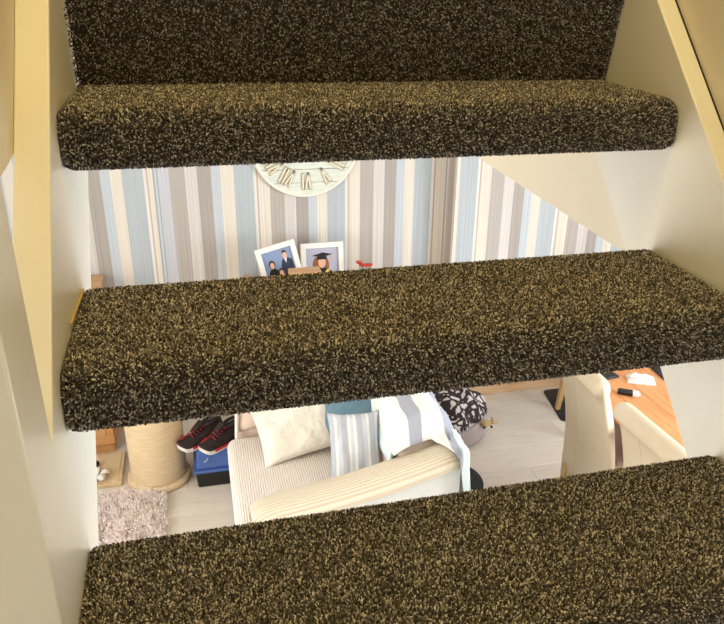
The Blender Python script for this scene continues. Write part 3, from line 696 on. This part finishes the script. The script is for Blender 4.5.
# ================================================================== DINING GROUP
TBX0, TBX1, TBY0, TBY1, TBZ = 2.13, 2.98, .75, 2.42, .75
tb_ = tag(empty('dining_table', (TBX0, TBY0, 0)), 'orange wooden dining table with small things on it', 'table')
tw, tl = TBX1-TBX0, TBY1-TBY0
nb = 6
for i in range(nb): box('table_board', (tw*i/nb+.0006, 0, TBZ-.03), (tw*(i+1)/nb-.0006, tl, TBZ), 'table', tb_, bev=.0015, seg=1)
for a, b in (((.15, .29), (tw-.15, .31)), ((.15, tl-.57), (tw-.15, tl-.55)), ((.15, .31), (.17, tl-.57)), ((tw-.17, .31), (tw-.15, tl-.57))): box('apron', (a[0], a[1], TBZ-.11), (b[0], b[1], TBZ-.03), 'table', tb_)
for ax in (.16, tw-.22):
    for ay in (.30, tl-.62): box('leg', (ax, ay, 0), (ax+.06, ay+.06, TBZ-.03), 'table', tb_, bev=.004)
def chair(loc, rz, label, low=.13):
    c = tag(empty('dining_chair', loc, (0, 0, rz)), label, 'chair', 'cream dining chairs'); hw = .238
    # faces +X, origin under the middle of the seat
    box('seat', (-.22, -hw, .37), (.22, hw, .475), 'leather', c, bev=.03, seg=4, smooth=True)
    mid = [(-.185, .13), (-.19, .30), (-.197, .46), (-.212, .58), (-.232, .70), (-.262, .82), (-.295, .92)]
    mid = [(x, max(low + .01*i, z)) for i, (x, z) in enumerate(mid)]
    front = [(x+.028, z) for x, z in mid]; back = [(x-.028, z) for x, z in mid]
    roll_ = [(-.318+.050*math.cos(a), .955+.050*math.sin(a)) for a in np.linspace(-.35, math.pi+.75, 12)]
    prof = front + roll_ + back[::-1]
    rings = []
    for y in (-hw, -hw+.006, -hw+.02, -hw+.05, 0, hw-.05, hw-.02, hw-.006, hw):
        e = hw-abs(y); k = max(0, 1-e/.03)**2*.30; rings.append([(x+((-.2-.11*max(0, (z-.5)/.45))-x)*k*.7, y, z-max(0, z-.36)*k*.06) for x, z in prof])
    bk = loft('backrest', rings, 'leather', c)
    for y in (.09,): tube('seam', [(x-.029, y, z) for x, z in mid], .0016, 'leather', bk, 5)
    box('seat_pad', (-.15, -hw+.03, .472), (.20, hw-.03, .490), 'bed', c, bev=.008, seg=3)
    for x, y, s in ((.185, -.18, 0), (.185, .18, 0), (-.17, -.18, -.07), (-.17, .18, -.07)):
        loft('leg', [[(x+s*(1-t)+dx*w, y+dy*w, .38*t) for dx, dy in ((-1, -1), (1, -1), (1, 1), (-1, 1))] for t, w in ((0, .014), (.5, .018), (1, .022))], 'legwood', c, smooth=False)
    return c
chair((2.290, 1.345, 0), math.radians(1), 'cream leather dining chair nearest the camera with its rolled top along the table')
chair((2.315, 1.975, 0), math.radians(-3), 'cream leather dining chair standing second along the table, its tall back turned to the armchair')
chair((2.745, 2.84, 0), math.radians(-92), 'cream leather dining chair at the far end of the table, only a wooden leg showing', .40)
tr = tag(empty('floor_mat', (2.525, 2.91, 0)), 'flat black rectangular mat on the floor beyond the dining chairs', 'mat')
prism('mat_base', [(.07, .43), (.10, .45), (.42, .45), (.45, .42), (.45, .03), (.42, 0), (.03, .0), (0, .03)], 'Z', 0, .004, 'black', tr)
tube('edge_binding', [(.07, .43, .003), (.10, .45, .003), (.42, .45, .003), (.45, .42, .003), (.45, .03, .003), (.42, 0, .003), (.03, 0, .003), (0, .03, .003), (.07, .43, .003)], .003, 'black', tr, 6)
# things on the table
ph = tag(empty('phone', (2.325, 2.215, TBZ), (0, 0, math.radians(8))), 'dark phone lying on the table beside the second dining chair', 'phone')
box('case', (-.058, -.032, 0), (.058, .032, .012), 'screen', ph, bev=.003, seg=3); box('glass', (-.054, -.029, .0118), (.054, .029, .0128), 'black', ph)
tk = tag(empty('tissue_packet', (2.485, 2.135, TBZ), (0, 0, math.radians(-25))), 'crumpled white tissue packet on the table', 'tissue')
def crump(u, v):
    x, y = (u-.5)*.15, (v-.5)*.10; e = max(0, 1-abs(2*u-1)**3)*max(0, 1-abs(2*v-1)**3); return (x*(1+.12*noise.noise(Vector((u*3, v*3, 7)))), y*(1+.2*noise.noise(Vector((u*3, v*3, 2)))), .001 + .034*e**.5*(.75+.5*noise.noise(Vector((u*5, v*5, 1)))))
grid_uv('tissue', crump, 20, 16, 'tissue', tk); box('wrapper', (-.06, -.036, 0), (.06, .036, .008), 'tissue', tk, bev=.003)
sv = tag(empty('hair_trimmer', (2.325, 2.005, TBZ), (0, 0, math.radians(-32))), 'small black trimmer with a white head on the table edge', 'trimmer')
box('handle', (-.058, -.019, 0), (.018, .019, .026), 'black', sv, bev=.008, seg=3); hd2 = box('head', (.018, -.021, .002), (.050, .021, .022), 'ceramic', sv, bev=.003); box('blade', (.050, -.018, .004), (.058, .018, .010), 'metal', hd2)
pmx = tag(empty('tablet', (2.70, 2.20, TBZ), (0, 0, math.radians(-5))), 'dark tablet on the table close to the right stringer', 'tablet')
box('case', (-.075, -.11, 0), (.075, .11, .010), 'screen', pmx, bev=.003); box('glass', (-.065, -.10, .0098), (.065, .10, .0106), 'black', pmx)
